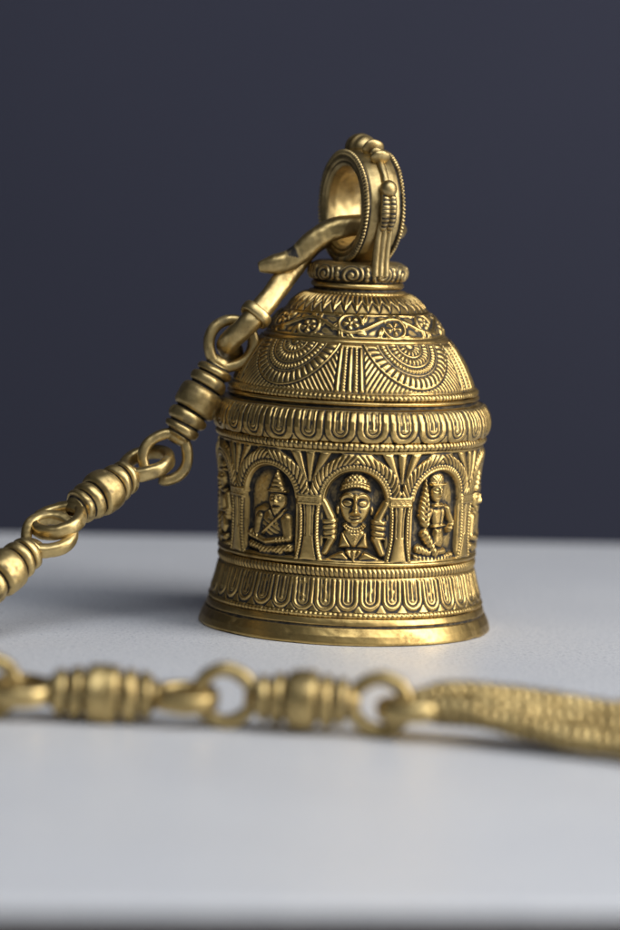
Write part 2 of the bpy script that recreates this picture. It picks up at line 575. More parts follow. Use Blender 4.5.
def arcade(TH, V, R, L):
    w = 2 * math.pi / NN_
    k = np.round((TH - TH0) / w)
    R0 = 129.0
    X = (TH - TH0 - k * w) * R0
    Y = V * HA / L
    W = w * R0 / 2                               # half spacing, 45
    cyA, rin = 59.0, 30.5
    rho = np.hypot(X, Y - cyA)
    ang = np.arctan2(Y - cyA, X)
    up = Y > cyA
    inside = np.where(up, rho < rin, np.abs(X) < rin + 1.0) & (Y > 1.5)
    # dressed ground of the spandrels, with grooves
    H = np.zeros_like(X)
    ID = np.zeros(X.shape, int)
    edge = np.where(up, rin - rho, rin + 1.0 - np.abs(X))
    edge = np.minimum(edge, Y - 1.5)
    H = np.where(inside, -5.6 * sst(edge, 0, 3.4), H)
    # ---- arch: plain fillet, hatched cord, feathered broad band
    m_arch = up & (rho >= rin - .6) & (rho < rin + 15.6)
    fil = 1.6 * rnd(rho - (rin + .9), 1.5)
    cord = 2.0 * (1 - .75 * cuts(ang * rin * 2 * math.pi / 2.9, .3)) * rnd(rho - (rin + 4.0), 2.1)
    q = (rho - (rin + 10.8)) / 4.7
    lf = cuts((np.abs(ang - math.pi / 2) * (rin + 10) + 1.0 * (rho - rin)) * 2 * math.pi / 5.6, .45)
    feather = 3.0 * (1 - .8 * lf) * np.sqrt(np.clip(1 - q * q, 0, 1)) ** .6
    A = np.maximum(np.maximum(fil, cord), feather)
    m_arch &= np.abs(X) < W - .2
    H = np.where(m_arch, np.where(A > .05, A, -1.2), H)
    # ---- column: capital, two corded strands, panel, foot
    C = np.abs(np.abs(X) - W)                    # distance from the column's middle
    ins = (np.abs(X) < W)
    capm = (np.abs(Y - 59) < 5.2) & (C < 12.6)
    capd = np.minimum(5.2 - np.abs(Y - 59), 12.6 - C)
    ch = 3.2 * np.sqrt(1 - (1 - np.clip(capd / 2.2, 0, 1)) ** 2)
    ch = ch - 1.5 * (np.cos((C + Y) * 1.7) * np.cos((C - Y) * 1.7) > .1) * (np.abs(Y - 59) < 3.3)
    spread = 6.8 + 4.2 * np.clip((26 - Y) / 26, 0, 1) ** 1.6 + 1.2 * np.clip((Y - 44) / 10, 0, 1)
    strand = 2.9 * (1 - .75 * cuts(Y * 2 * math.pi / 3.0, .3)) * rnd(C - spread - 1.2, 2.0)
    panel = 2.3 * np.sqrt(np.clip(1 - (C / np.maximum(spread - 1.6, .5)) ** 2, 0, 1)) ** .6 - 1.5 * rnd(C - .42 * spread, .7) * (Y > 24)
    shaft = np.maximum(strand, np.where(C < spread - 1.2, panel, 0))
    sm = (Y < 53.8) & (Y > 1.2) & (C < spread + 3.4)
    H = np.where(sm, np.where(shaft > .05, shaft, np.where(C < spread, -1.5, H)), H)
    H = np.where(capm, ch, H)
    # ---- leaf fan in the spandrel above each capital
    sp = up & (rho > rin + 15.4) & (Y > 66)
    fa = np.arctan2(C, Y - 70)
    fan = np.zeros_like(X)
    for a0 in (0.0, .40, .84):
        rr = np.hypot(C, Y - 70)
        fan = np.maximum(fan, 2.6 * rnd((fa - a0) * rr, .8 + .11 * rr) * sst(rr, 4, 9))
    H = np.where(sp & (Y < HA - 2.5), np.where(fan > .1, fan - .9, -2.0), H)
    # ---- ledge rows
    H = np.where(Y < 1.4, 1.2, H)
    H = np.where(Y > HA - 2.2, .8, H)
    # ---- figures
    pit = .35 * np.sin(X * 2.3 + np.sin(Y * 1.7) * 2) * np.sin(Y * 2.1 + np.sin(X * 1.3) * 2)
    H = np.where(inside & (edge > 3), H + pit, H)
    G = np.zeros_like(X)
    for kk in range(-4, 5):
        m = ((k.astype(int) + 4) % 9 == kk + 4)
        cols = np.where(m.any(0))[0]
        if len(cols) == 0:
            continue
        sub = np.s_[:, cols]
        flip = -1 if kk in (-3, 2) else 1
        q = 1.12 if ORDER[kk] is fig_sage else 1.04
        g = ORDER[kk](X[sub] * flip / q, Y[sub] / (1.0 if q > 1.1 else 1.02))
        G[:, cols] = np.where(m[sub], g, G[:, cols])
    gm = (G > 0.25) & ((inside) | (G > 5))
    H2 = np.where(gm, np.maximum(H, -5.6 + G * 1.12), H)
    kk_ = (k.astype(int) + 4) % 9
    ID = np.where(m_arch & (A > .05), 100 + kk_, ID)
    colk = np.where(X > 0, k.astype(int) + 4, k.astype(int) + 3) % 9
    ID = np.where((sm & (shaft > .05)) | capm, 200 + colk, ID)
    ID = np.where(gm & (H2 > H + .05), 300 + kk_, ID)
    return H2, ID


band("arcade_ledge", [(124.6, 73.2), (126.6, 74.2), (128.9, 75.6), (129.0, 77.6), (127.4, 79.2)], None, bell, nu=720)
band("arcade_band", [(127.4, 79.2), (127.6, 92), (128.4, 120), (129.4, 150), (130.4, 175), (130.8, 187)], arcade, bell,
     nu=1620, step=.5, soft=.6, split={1: "arch", 2: "column", 3: "niche_figure"})

# --- upper petal cushion
band("bead_row", [(130.8, 187), (129.4, 187.8), (132.2, 189), (133.6, 191.6), (132.2, 194.6), (129.6, 195.4)], beads(168, 1.3), bell)
band("petal_band", [(129.6, 195.4), (133.8, 197.0), (136.3, 202), (137.0, 208), (135.6, 215.5), (131.8, 222), (128.6, 225.4)],
     petals(27, math.radians(-4.6), 1.9), bell)
band("shoulder_ledge", [(128.6, 225.4), (125.6, 226.2), (122.6, 227.6), (121.8, 229.4), (124.8, 230.6), (125.6, 232.2), (124.2, 233.8), (121.0, 234.4)],
     None, bell, nu=720, step=.5)
band("bead_row", [(121.0, 234.4), (123.4, 236.2), (123.2, 238.4), (121.4, 240.4), (119.2, 241)], beads(164, 1.15), bell)

# --- dome with half-round medallions
MED0 = math.radians(-38)


def dome(TH, V, R, L):
    w = 2 * math.pi / 5
    k = np.round((TH - MED0) / w)
    x = (TH - MED0 - k * w) * R
    y = L - V
    rho = np.hypot(x, y)
    a = np.arctan2(x, y)
    H = np.zeros_like(x)
    H = np.maximum(H, 2.0 * cap(x, y, 0, 0, 4.5, 4.5))
    m = (rho > 5) & (rho < 12)
    H = np.where(m, (1.3 + 1.3 * np.cos(a * 16)) * rnd(rho - 8.3, 3.6), H)
    H = np.maximum(H, 1.6 * rnd(rho - 13.4, 1.2))
    m = (rho > 15) & (rho < 23)
    H = np.where(m, (2.5 - 2.1 * cuts(a * 30, .35)) * rnd(rho - 18.8, 4.0), H)
    H = np.maximum(H, 1.5 * rnd(rho - 24.2, 1.1))
    m = (rho > 26) & (rho < 32.5)
    H = np.where(m, (2.4 - 1.9 * cuts(a * 52, .3)) * rnd(rho - 29.2, 3.0), H)
    H = np.maximum(H, 1.3 * rnd(rho - 33.8, 1.0))
    m = (rho > 35.2) & (rho < 46.5)
    H = np.where(m, (2.6 - 2.2 * cuts(a * 44 + .06 * (rho - 40), .45)) * np.sqrt(rnd(rho - 40.8, 5.5)), H)
    H = np.where(rho < 46.5, H - .5, H)
    H = np.maximum(H, 1.8 * rnd(rho - 47.2, 1.3))
    inside = rho < 48.4
    # between the medallions: a draped post with cords, hatched leaves beside it
    c = np.abs(x) - w * R / 2
    c = np.abs(c)
    flare = 1 + .35 * y / L
    cc = c / flare
    post = np.zeros_like(x)
    post = np.maximum(post, 2.2 * rnd(cc - 0, 1.8))
    post = np.maximum(post, (2.3 - 1.8 * cuts(y * 2 * math.pi / 3.2, .3)) * rnd(cc - 4.6, 1.9))
    post = np.maximum(post, 2.4 * rnd(cc - 9.0, 1.7))
    hat = (1.7 - 1.8 * cuts((y * .5 + .9 * c) * 2 * math.pi / 4.6, .4)) * (cc > 11.6)
    post = np.where(cc > 11.6, hat, post)
    post = np.where((y < 5) & (cc < 12), 1.8 * rnd(y - 2.4, 2.4), post)
    H = np.where(inside, H, np.where(rho > 49.4, post, -.6))
    H = np.where(V < 1.6, .6, H)
    kk = (k.astype(int) + 10) % 5
    ID = np.where(rho < 48.6, 100 + kk, 0)
    return H, ID


band("dome", [(119.2, 241), (115.2, 252), (109.4, 264), (102.2, 276), (93.6, 286.6)], dome, bell, nu=1440, step=.5, curve=True,
     split={1: "medallion"})
band("dome_ring", [(93.4, 286.6), (91.6, 287), (92.2, 288.4), (91.2, 290.2), (89.4, 291.2), (88.0, 291.8)], None, bell, nu=720, step=.5)


def scroll(TH, V, R, L):
    n = 6
    w = 2 * math.pi / n
    k = np.round((TH - .2) / w)
    x = (TH - .2 - k * w) * 79.0
    W = w * 79.0
    v = V - L / 2
    A = L * .27
    # running stem
    ys = A * np.sin(x * 2 * math.pi / W)
    sl = A * 2 * math.pi / W * np.cos(x * 2 * math.pi / W)
    H = 2.6 * rnd((v - ys) / np.sqrt(1 + sl * sl), 1.9)
    for s in (-1, 1):
        cx, cyv = s * W / 4, -s * L * .10
        dx, dy = (x - cx) * s, (v - cyv) * s
        r = np.hypot(dx, dy)
        ph = np.arctan2(dy, dx)
        fl = (r < 8.2)
        H = np.where(fl, np.maximum(H * .2, 2.6 * (.62 + .45 * np.cos(5 * ph + s)) * np.sqrt(np.clip(1 - ((r - 4.9) / 3.4) ** 2, 0, 1))), H)
        H = np.maximum(H, 2.6 * cap(r, r * 0, 0, 0, 1.9, 1))
        cres = rnd(r - 11.0 - .45 * np.cos(ph - 1.0), 1.7) * ((ph < 2.5) | (ph > 3.0))
        H = np.maximum(H, 2.5 * cres)
        # acanthus lobes thrown off the curl
        for j, (aj, rj) in enumerate(((.3, 15.4), (.95, 14.8), (1.6, 15.0), (2.3, 15.0), (3.5, 14.6), (4.2, 15.2), (4.9, 15.4), (5.6, 15.6))):
            lx, ly = dx - rj * math.cos(aj), dy - rj * math.sin(aj)
            ca, sa = math.cos(aj + .8), math.sin(aj + .8)
            u1, u2 = lx * ca + ly * sa, -lx * sa + ly * ca
            lf = np.sqrt(np.clip(1 - (u1 / 5.4) ** 2 - (u2 / 2.6) ** 2, 0, 1))
            H = np.maximum(H, 2.7 * lf - 1.3 * rnd(u2, .7) * (lf > 0))
    e = np.minimum(V, L - V)
    H = np.where(e < 2.4, np.maximum(H * .4, 1.3 * rnd(e - 1.2, 1.3)), H)
    return H


band("scroll_band", [(88.0, 291.8), (85.4, 297), (81.4, 303), (76.4, 309), (71.0, 314.2)], scroll, bell, nu=1200, step=.5, curve=True)


def leafring(TH, V, R, L):
    n = 38
    w = 2 * math.pi / n
    u = fold(TH, w) / w                      # -.5 .. .5
    vv = V / L
    zig = .06 + .42 * np.abs(u) * 2
    h = np.where(vv > zig + .07, 1.3 + 1.2 * np.cos(u * 2 * math.pi * 2), np.where(vv > zig - .03, -.5, 1.2))
    h = np.where(np.abs(vv - zig - .15) < .06, 1.9, h)
    h = np.where(vv > .92, .2, h)
    return h


band("leaf_band", [(71.0, 314.2), (69.4, 315.4), (63.2, 322.4), (56.0, 328), (48.4, 331.4)], leafring, bell, nu=1140, step=.45, curve=True)
band("bead_row", [(48.4, 331.4), (47.9, 332.8), (46.2, 334.4)], beads(76, .9), bell, nu=760, step=.4)
band("neck", [(46.2, 334.4), (43.4, 335), (43.0, 336.4), (45.6, 338.2), (46.2, 340.4), (45.2, 342.4), (42.6, 343.4), (42.4, 345)], None, bell, nu=480, step=.4)


def rosettes(TH, V, R, L):
    n = 10
    w = 2 * math.pi / n
    x = fold(TH + .12, w) * 47
    v = V - 10.0
    r = np.hypot(x, v * .95)
    ph = np.arctan2(v, x)
    sp = np.cos(2 * math.pi * (r / 5.2 - ph / (2 * math.pi)))
    h = 2.0 * np.clip(sp + .3, 0, 1) * sst(12.2 - r, 0, 2.5)
    h = np.maximum(h, 2.3 * cap(x, v, 0, 0, 2.4, 2.4))
    x2 = fold(TH + .12 + w / 2, w) * 47
    for vy in (-6.0, 0, 6.0):
        h = np.maximum(h, 1.9 * cap(x2, v, 0, vy, 2.2, 3.2))
    return .85 * h * sst(np.minimum(V, 21 - V), 0, 2.5)


band("neck_collar", [(42.4, 345), (46.2, 346), (48.6, 349.5), (48.8, 354), (46.6, 359), (41.5, 362.2), (34, 363), (20, 362.6), (1, 362.4)],
     rosettes, bell, nu=720, step=.45, curve=True, mat=M_LOOP)

# ------------------------------------------------------------------ suspension loop: a broad ring, turned three-quarters away
RC = np.array([1.0, 0.0, 417.0])
ang_ = math.radians(26)
AX = np.array([math.cos(ang_), math.sin(ang_), 0.0])          # ring axis
TT = np.array([math.sin(ang_), -math.cos(ang_), 0.0])         # towards the viewer's side
UP = np.array([0, 0, 1.0])


def ring_pt(phi, r, x):
    return RC + np.outer(np.cos(phi) * r, TT) + np.outer(np.sin(phi) * r, UP) + np.outer(x, AX)


def ring_band(name, prof, nu, relief=None, parent=None, step=.8):
    """closed profile (x along axis, r) swept round the ring"""
    p = np.array(prof + [prof[0]], float)
    seg = np.hypot(*np.diff(p, axis=0).T)
    L = np.concatenate([[0], np.cumsum(seg)])
    n = int(L[-1] / step)
    t = np.linspace(0, L[-1], n, endpoint=False)
    x, r = np.interp(t, L, p[:, 0]), np.interp(t, L, p[:, 1])
    for _ in range(1):
        x = (np.roll(x, 1) + 2 * x + np.roll(x, -1)) / 4
        r = (np.roll(r, 1) + 2 * r + np.roll(r, -1)) / 4
    ph = np.arange(nu) / nu * 2 * math.pi
    PH, X = np.meshgrid(ph, x)
    Rr = np.repeat(r[:, None], nu, 1)
    dH = relief(PH, X, Rr) if relief else 0 * X
    P0 = ring_pt(PH.ravel(), Rr.ravel(), X.ravel())
    w_ = (wob(P0, 21, .45, 60) + wob(P0, 22, .10, 14)).reshape(PH.shape)
    dx, dr = np.gradient(x), np.gradient(r)
    ln = np.hypot(dx, dr) + 1e-9
    nx, nr = -dr / ln, dx / ln
    # outward normals for either winding
    sgn = 1 if (np.sum(x * np.roll(r, -1) - np.roll(x, -1) * r) < 0) else -1
    X2 = X + sgn * (dH + w_) * nx[:, None]
    R2 = Rr + sgn * (dH + w_) * nr[:, None]
    P = ring_pt(PH.ravel(), R2.ravel(), X2.ravel()) * S
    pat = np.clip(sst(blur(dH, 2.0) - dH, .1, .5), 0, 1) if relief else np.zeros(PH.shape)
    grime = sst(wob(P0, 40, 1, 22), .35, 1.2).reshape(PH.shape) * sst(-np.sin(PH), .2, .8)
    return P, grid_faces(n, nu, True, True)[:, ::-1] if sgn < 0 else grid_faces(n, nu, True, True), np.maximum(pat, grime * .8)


def milgrain(PH, X, Rr):
    e = np.abs(np.abs(X) - 20.3)
    b = np.sqrt(np.clip(1 - (e / 2.2) ** 2, 0, 1)) * (Rr > 50)
    h = b * (.75 + .75 * np.cos(PH * 92))
    g = rnd(np.abs(X) - 16.6, 1.2) * (Rr > 50)
    return h - 1.0 * g


hw = 22
loop_prof = [(-hw + 1.5, 41.4), (-hw + 4, 39.4), (-10, 38.2), (10, 38.2), (hw - 4, 39.4), (hw - 1.5, 41.4), (hw - 1.0, 43.2), (hw - 2.0, 44.4), (hw - .6, 46), (hw - .2, 49), (hw - 1.6, 51.0),
             (hw - .2, 52.4), (hw - 1.2, 54.8), (hw - 3.8, 55.4), (hw - 5.5, 54.2), (10, 56.2), (0, 57), (-10, 56.2), (-hw + 5.5, 54.2), (-hw + 3.8, 55.4), (-hw + 1.2, 54.8), (-hw + .2, 52.4),
             (-hw + 1.6, 51.0), (-hw + .2, 49), (-hw + .6, 46), (-hw + 2.0, 44.4), (-hw + 1.0, 43.2)]
P, F, pt = ring_band("suspension_loop", loop_prof, 620, milgrain)
loop = raw_mesh("suspension_loop", P, F, M_LOOP, bell, pt)


def sphere_mesh(c, rad, M3, nu=48, nv=32, fn=None):
    """ellipsoid at c with axes M3 (rows) and radii; fn(unit xyz)->radial scale"""
    v = np.linspace(.02, math.pi - .02, nv)
    u = np.arange(nu) / nu * 2 * math.pi
    U, V = np.meshgrid(u, v)
    n = np.stack([np.sin(V) * np.cos(U), np.sin(V) * np.sin(U), np.cos(V)], -1).reshape(-1, 3)
    s = fn(n) if fn else np.ones(len(n))
    q = n * s[:, None] * np.array(rad)
    return np.asarray(c) + q @ np.array(M3), grid_faces(nv, nu)[:, ::-1], np.zeros(len(n)) + (sst(1 - s, .05, .15) if fn else 0)


def frame_at(phi):
    """rows: tangent (downwards over the front), axis, outward"""
    out = math.cos(phi) * TT + math.sin(phi) * UP
    tan = math.sin(phi) * TT - math.cos(phi) * UP
    return np.array([tan, AX, out])


def on_loop(name, phi, r, rad, fn=None, off=0):
    c = ring_pt(np.array([phi]), np.array([r]), np.array([off]))[0]
    v, f, p = sphere_mesh(c, rad, frame_at(phi), fn=fn)
    v = v + (wob(v, int(phi * 100), .5, 14))[:, None] * frame_at(phi)[2]
    return v * S, f, p


def creased(n):
    return 1 - .14 * np.exp(-(n[:, 0] / .09) ** 2) - .10 * np.exp(-((n[:, 0] - .55) / .10) ** 2)


# top knob: a fat bead, two small discs stepping down the front, a stem
v, f, p = on_loop("knob", math.radians(97), 58, (16.5, 15.5, 14), creased)
raw_mesh("knob", v, f, M_LOOP, loop, p)
for phi, r, rad in ((70, 62, (4.2, 11.5, 9.0)), (53, 62.5, (4.4, 10.5, 8.2))):
    v, f, p = on_loop("disc", math.radians(phi), r, rad)
    raw_mesh("disc", v, f, M_LOOP, loop, p)
v, f, p = on_loop("disc", math.radians(61.5), 61, (4, 7.4, 6.2))
raw_mesh("disc", v, f, M_LOOP, loop, p)


def sweep(pts, radii, up, n_exp=2.0, nu=32, step=1.0, relief=None, closed_caps=True, seed=1, wobble=.25):
    """tube along a smooth path; radii rows (a across, b along up) at each point; superellipse section. Units: drawing units"""
    c = smooth_curve(pts, 24)
    rr = smooth_curve(np.column_stack([np.array(radii, float), np.zeros(len(radii))])[:, :2], 24)
    seg = np.linalg.norm(np.diff(c, axis=0), axis=1)
    L = np.concatenate([[0], np.cumsum(seg)])
    n = int(L[-1] / step) + 2
    t = np.linspace(0, L[-1], n)
    c = np.stack([np.interp(t, L, c[:, i]) for i in range(3)], 1)
    ra, rb = np.interp(t, L, rr[:, 0]), np.interp(t, L, rr[:, 1])
    T = np.gradient(c, axis=0); T /= np.linalg.norm(T, axis=1, keepdims=True)
    up = np.asarray(up, float)
    B = np.cross(T, up); B /= np.linalg.norm(B, axis=1, keepdims=True) + 1e-9
    Nn = np.cross(B, T)
    a = np.arange(nu) / nu * 2 * math.pi
    ca, sa = np.cos(a), np.sin(a)
    k = (np.abs(ca) ** n_exp + np.abs(sa) ** n_exp) ** (-1 / n_exp)
    ea, eb = ca * k, sa * k
    h = relief(t[:, None], a[None], L[-1]) if relief else np.zeros((n, nu))
    sc = 1 + h
    P = c[:, None] + B[:, None] * (ra[:, None] * ea * sc)[..., None] + Nn[:, None] * (rb[:, None] * eb * sc)[..., None]
    P0 = P.reshape(-1, 3)
    P0 = P0 + (wob(P0, seed, wobble, 26) + wob(P0, seed + 50, wobble * .5, 8))[:, None] * (P0 - np.repeat(c, nu, 0)) / (np.repeat(np.maximum(ra, .5), nu)[:, None])
    F = grid_faces(n, nu)
    pat = sst(-h + blur(h, 2.5), .02, .10) if relief else np.zeros((n, nu))
    V = [P0]; m = len(P0)
    # rounded end caps: two shrinking rings and a point each
    Fs = [F]; pats = [pat.ravel()]
    if closed_caps:
        for end, sgn in ((0, -1), (n - 1, 1)):
            last = np.arange(nu) + end * nu
            for sh, ou in ((.86, .10), (.5, .16), (.02, .18)):
                ringp = c[end] + (P0[end * nu:(end + 1) * nu] - c[end]) * sh + sgn * T[end] * ou * ra[end]
                idx = np.arange(nu) + m
                V.append(ringp); pats.append(np.zeros(nu)); m += nu
                j = (np.arange(nu) + 1) % nu
                q = np.stack([last, last[j], idx[j], idx], 1)
                Fs.append(q if sgn > 0 else q[:, ::-1])
                last = idx
    return np.concatenate(V), np.concatenate(Fs), np.concatenate(pats)


def loop_path(phis, r, off=0):
    return [ring_pt(np.array([math.radians(p_)]), np.array([rr_]), np.array([off]))[0] for p_, rr_ in zip(phis, r)]


parts = sweep(loop_path((66, 50, 36, 24), (57, 57, 57, 57)), [(4.2, 4)] * 4, AX, seed=31)
raw_mesh("stem", parts[0] * S, parts[1], M_LOOP, loop, parts[2])
v, f, p = on_loop("bead", math.radians(19), 62, (8.6, 8.4, 8.2))
raw_mesh("bead", v, f, M_LOOP, loop, p)


def lashes(t, a, L):
    return -.16 * (np.cos(t * 2 * math.pi / 4.2) > .3) * (np.abs(np.sin(a)) < .92)


parts = merge([sweep(loop_path((16, 6, -6, -16, -24), (60, 61, 61, 60, 57), -3.6), [(3.0, 3), (4.2, 4.5), (4.6, 5), (3.6, 4), (1.6, 2)], AX, relief=lashes, seed=33),
               sweep(loop_path((16, 6, -6, -16, -25), (61, 62.5, 62, 60.5, 57), 3.6), [(2.6, 3), (3.8, 4), (4, 4.2), (3.2, 3.4), (1.6, 2)], AX, relief=lashes, seed=34)])
raw_mesh("leaf_drop", parts[0] * S, parts[1], M_LOOP, loop, parts[2])
tg = []
for i, o in enumerate((-5.6, 0.0, 5.6)):
    tg.append(sweep(loop_path((-14, -27, -39, -48, -54.5), (57.0, 58.5, 63.5, 71.0, 81.0), o * 1.0), [(2.7, 2.6), (3.0, 3.4), (3.3, 3.6), (3.6, 3.8), (4.0, 3.8)], AX, seed=36 + i, wobble=.15))
parts = merge(tg)
raw_mesh("tongue", parts[0] * S, parts[1], M_LOOP, loop, parts[2])


# ------------------------------------------------------------------ the S-hook that joins bell and chain
def W_(x, y, z):
    return np.array([x, y, z]) / S


hook_c = np.array([-0.030, -0.008, 0.137])
hook = tag(empty("chain_hook", tuple(hook_c)), "bent brass hook with a cut tip, passed through the loop on top of the bell", "hook")


def local(v, o):
    return v * S - np.array(o)


hook_pts = [(-119, -12, 268), (-125, -28, 276), (-119, -44, 286), (-106, -49, 299), (-92, -42, 316), (-78, -28, 335), (-65, -12, 353), (-50, 6, 371), (-30, 22, 386), (-6, 34, 394),
            (20, 46, 393), (38, 36, 393), (34, 12, 395), (14, -2, 398), (-8, -12, 398), (-28, -19, 393), (-46, -23, 381), (-58, -24, 369), (-70, -26, 361.5), (-83, -28, 358), (-97, -30, 354.5)]
hook_rad = [(9.8, 10), (10.4, 10.6), (10.6, 10.8), (10.8, 11), (11, 11), (11, 11), (10.6, 10.6), (9.6, 10), (8.6, 9), (8, 8), (7.4, 7.4), (7.4, 7.4), (8, 8.4), (9.4, 9.8), (10.6, 11), (11, 11.4), (11, 11.4), (10.6, 10.8), (10.2, 10), (9.4, 8.6), (5.0, 3.6)]
v, f, p = sweep(hook_pts, hook_rad, (0.25, 1, 0.2), n_exp=2.7, nu=44, seed=60, wobble=.3)
notch_shade = sst(6.5 - np.abs((v[:, 0] + 64) * .75 + (v[:, 2] - 368) * .35), 0, 4) * (v[:, 2] > 366 - .1 * (v[:, 0] + 64)) * (v[:, 1] < -14)  # shade between tip and arm, put into the bar's colour, no cut modelled
raw_mesh("hook_bar", local(v, hook_c), f, M_CHAIN, hook, np.maximum(p, notch_shade))
# clasp: a wrapped band round the shank
ax = np.array([-90, -40, 318.]) - np.array([-106, -49, 299.]); ax /= np.linalg.norm(ax)
cc_ = np.array([-98, -45.2, 309])
b1 = np.cross(ax, [0.25, 1, .2]); b1 /= np.linalg.norm(b1); b2 = np.cross(b1, ax)
a_ = np.linspace(0, 2 * math.pi, 20, endpoint=False)
cl = [cc_ + b1 * 13.2 * math.cos(t) * (abs(math.cos(t)) ** 3 + abs(math.sin(t)) ** 3) ** (-1 / 3) + b2 * 13.4 * math.sin(t) * (abs(math.cos(t)) ** 3 + abs(math.sin(t)) ** 3) ** (-1 / 3) for t in a_]


def closed_tube(path, ra, rb, axis, n_exp=2.6, nu=20, seed=1, wobble=.2):
    """closed loop of the given path, section axes: away from the middle (ra) and along axis (rb)"""
    c = np.asarray(path, float)
    mid = c.mean(0)
    T = np.roll(c, -1, 0) - np.roll(c, 1, 0); T /= np.linalg.norm(T, axis=1, keepdims=True)
    axis = np.asarray(axis, float) / np.linalg.norm(axis)
    B = np.cross(T, axis); B /= np.linalg.norm(B, axis=1, keepdims=True)
    a = np.arange(nu) / nu * 2 * math.pi
    ca, sa = np.cos(a), np.sin(a)
    k = (np.abs(ca) ** n_exp + np.abs(sa) ** n_exp) ** (-1 / n_exp)
    P = c[:, None] + B[:, None] * (ra * ca * k)[None, :, None] + axis * (rb * sa * k)[None, :, None]
    P = P.reshape(-1, 3)
    off = wob(P, seed, wobble, 22) + wob(P, seed + 9, wobble * .5, 7)
    P = P + off[:, None] * (P - np.repeat(c, nu, 0)) / ra
    return P, grid_faces(len(c), nu, True, True), np.zeros(len(P))


v, f, p = closed_tube(cl, 3.0, 5.2, ax, seed=64)
raw_mesh("clasp", local(v, hook_c), f, M_CHAIN, hook, p)


# ------------------------------------------------------------------ chain links
BARREL = [(-51, 5), (-50, 9.5), (-46.5, 13.0), (-42.5, 13.2), (-40.4, 12.2), (-38.8, 14.0), (-37.6, 16.6), (-34.8, 17.8), (-31.4, 17.4), (-29.8, 15.0), (-28.4, 14.6), (-27.2, 16.6), (-24.6, 18.8),
          (-20.6, 19.4), (-17.2, 18.2), (-15.4, 15.4), (-14.2, 15.4), (-12.8, 18.6), (-10, 21.0), (-5, 21.9), (0, 22.0)]
BARREL = BARREL + [(-s_, r_) for s_, r_ in BARREL[-2::-1]]


def make_link(label, A, B, nrm, seed, gap=None, fat=1.0):
    """A, B: ring middles in metres; nrm: direction the flat of the rings faces."""
    A, B = np.array(A) / S, np.array(B) / S
    mid = (A + B) / 2
    ax = B - A; half = np.linalg.norm(ax) / 2; ax = ax / (2 * half)
    nz = np.asarray(nrm, float); nz = nz - ax * (nz @ ax); nz /= np.linalg.norm(nz)
    ny = np.cross(nz, ax)
    L = tag(empty("chain_link", tuple(mid * S)), label, "chain link", "links of the brass chain")
    g = np.random.default_rng(seed)
    # barrel
    b = np.array(BARREL)
    b[:, 0] *= (half - 24.5) / 42.5
    c = smooth_curve(b, 7)
    c[:, 1] = np.maximum(c[:, 1], .3) * fat
    nu = 72
    a = np.arange(nu) / nu * 2 * math.pi
    # each turned disc sits a little askew
    tiltx = .05 * np.sin(c[:, 0] * .21 + g.uniform(0, 6)); tilty = .05 * np.sin(c[:, 0] * .17 + g.uniform(0, 6))
    ss = c[:, 0][:, None] + c[:, 1][:, None] * (tiltx[:, None] * np.cos(a) + tilty[:, None] * np.sin(a))
    flat = 1 - .42 * sst(np.abs(c[:, 0]), half - 27, half - 21)          # the neck flattens into the eye
    P = ax * ss[..., None] + (c[:, 1][:, None] * np.cos(a))[..., None] * ny + ((c[:, 1] * flat)[:, None] * np.sin(a))[..., None] * nz
    P = P.reshape(-1, 3)
    rad = np.repeat(ax[None], len(P), 0) * (P @ ax)[:, None]
    out = P - rad
    P = P + out * ((wob(P, seed, .030, 34) + wob(P, seed + 1, .006, 10)))[:, None]
    rc = c[:, 1]
    dark = 1.0 * sst(np.interp(np.arange(len(rc)), np.arange(len(rc)), blur(np.repeat(rc[:, None], 3, 1), 9, False)[:, 1]) - rc, .12, .85) * (np.abs(c[:, 0]) < half - 26)
    pat = np.repeat(dark[:, None], nu, 1).ravel()
    pat = np.maximum(pat, .55 * sst(wob(P, seed + 5, 1, 16), .6, 1.5))
    raw_mesh("barrel", P * S, grid_faces(len(c), nu)[:, ::-1], M_CHAIN, L, pat)
    # two eyes
    for sgn, key in ((-1, 'A'), (1, 'B')):
        n = 96
        t = np.arange(n) / n * 2 * math.pi
        rx, ry = 22.6, 22.0
        # teardrop: drawn out towards the barrel
        tow = np.clip(-np.cos(t), 0, 1) ** 4 * 3.0
        path = (ax * sgn)[None] * (half + rx * np.cos(t) - tow)[:, None] + ny[None] * (ry * np.sin(t) * (1 - .10 * np.clip(-np.cos(t), 0, 1) ** 2))[:, None]
        if gap and key == gap[0]:
            n0 = int(n * gap[1] / 360)
            order = (np.arange(n - gap[2]) + n0) % n
            pts = path[order][::3]
            rr = [(5.4, 6.6)] * len(pts)
            rr[0] = (4.2, 5.4); rr[-1] = (4.0, 5.0)
            v, f, p = sweep(pts, rr, nz, n_exp=2.8, nu=26, seed=seed + 20, wobble=.2)
            p = np.maximum(p, sst(9 - np.minimum(np.linalg.norm(v - pts[0], axis=1), np.linalg.norm(v - pts[-1], axis=1)), 0, 6) * .8)
        else:
            v, f, p = closed_tube(path, 5.5 * (1 + .9 * (fat - 1)), 7.2 * fat, nz, n_exp=3.0, nu=26, seed=seed + 30 + sgn, wobble=.18)
        p = np.maximum(p, .5 * sst(wob(v, seed + 44 + sgn, 1, 18), .7, 1.5))
        raw_mesh("eye", v * S, f, M_CHAIN, L, p)
    return L


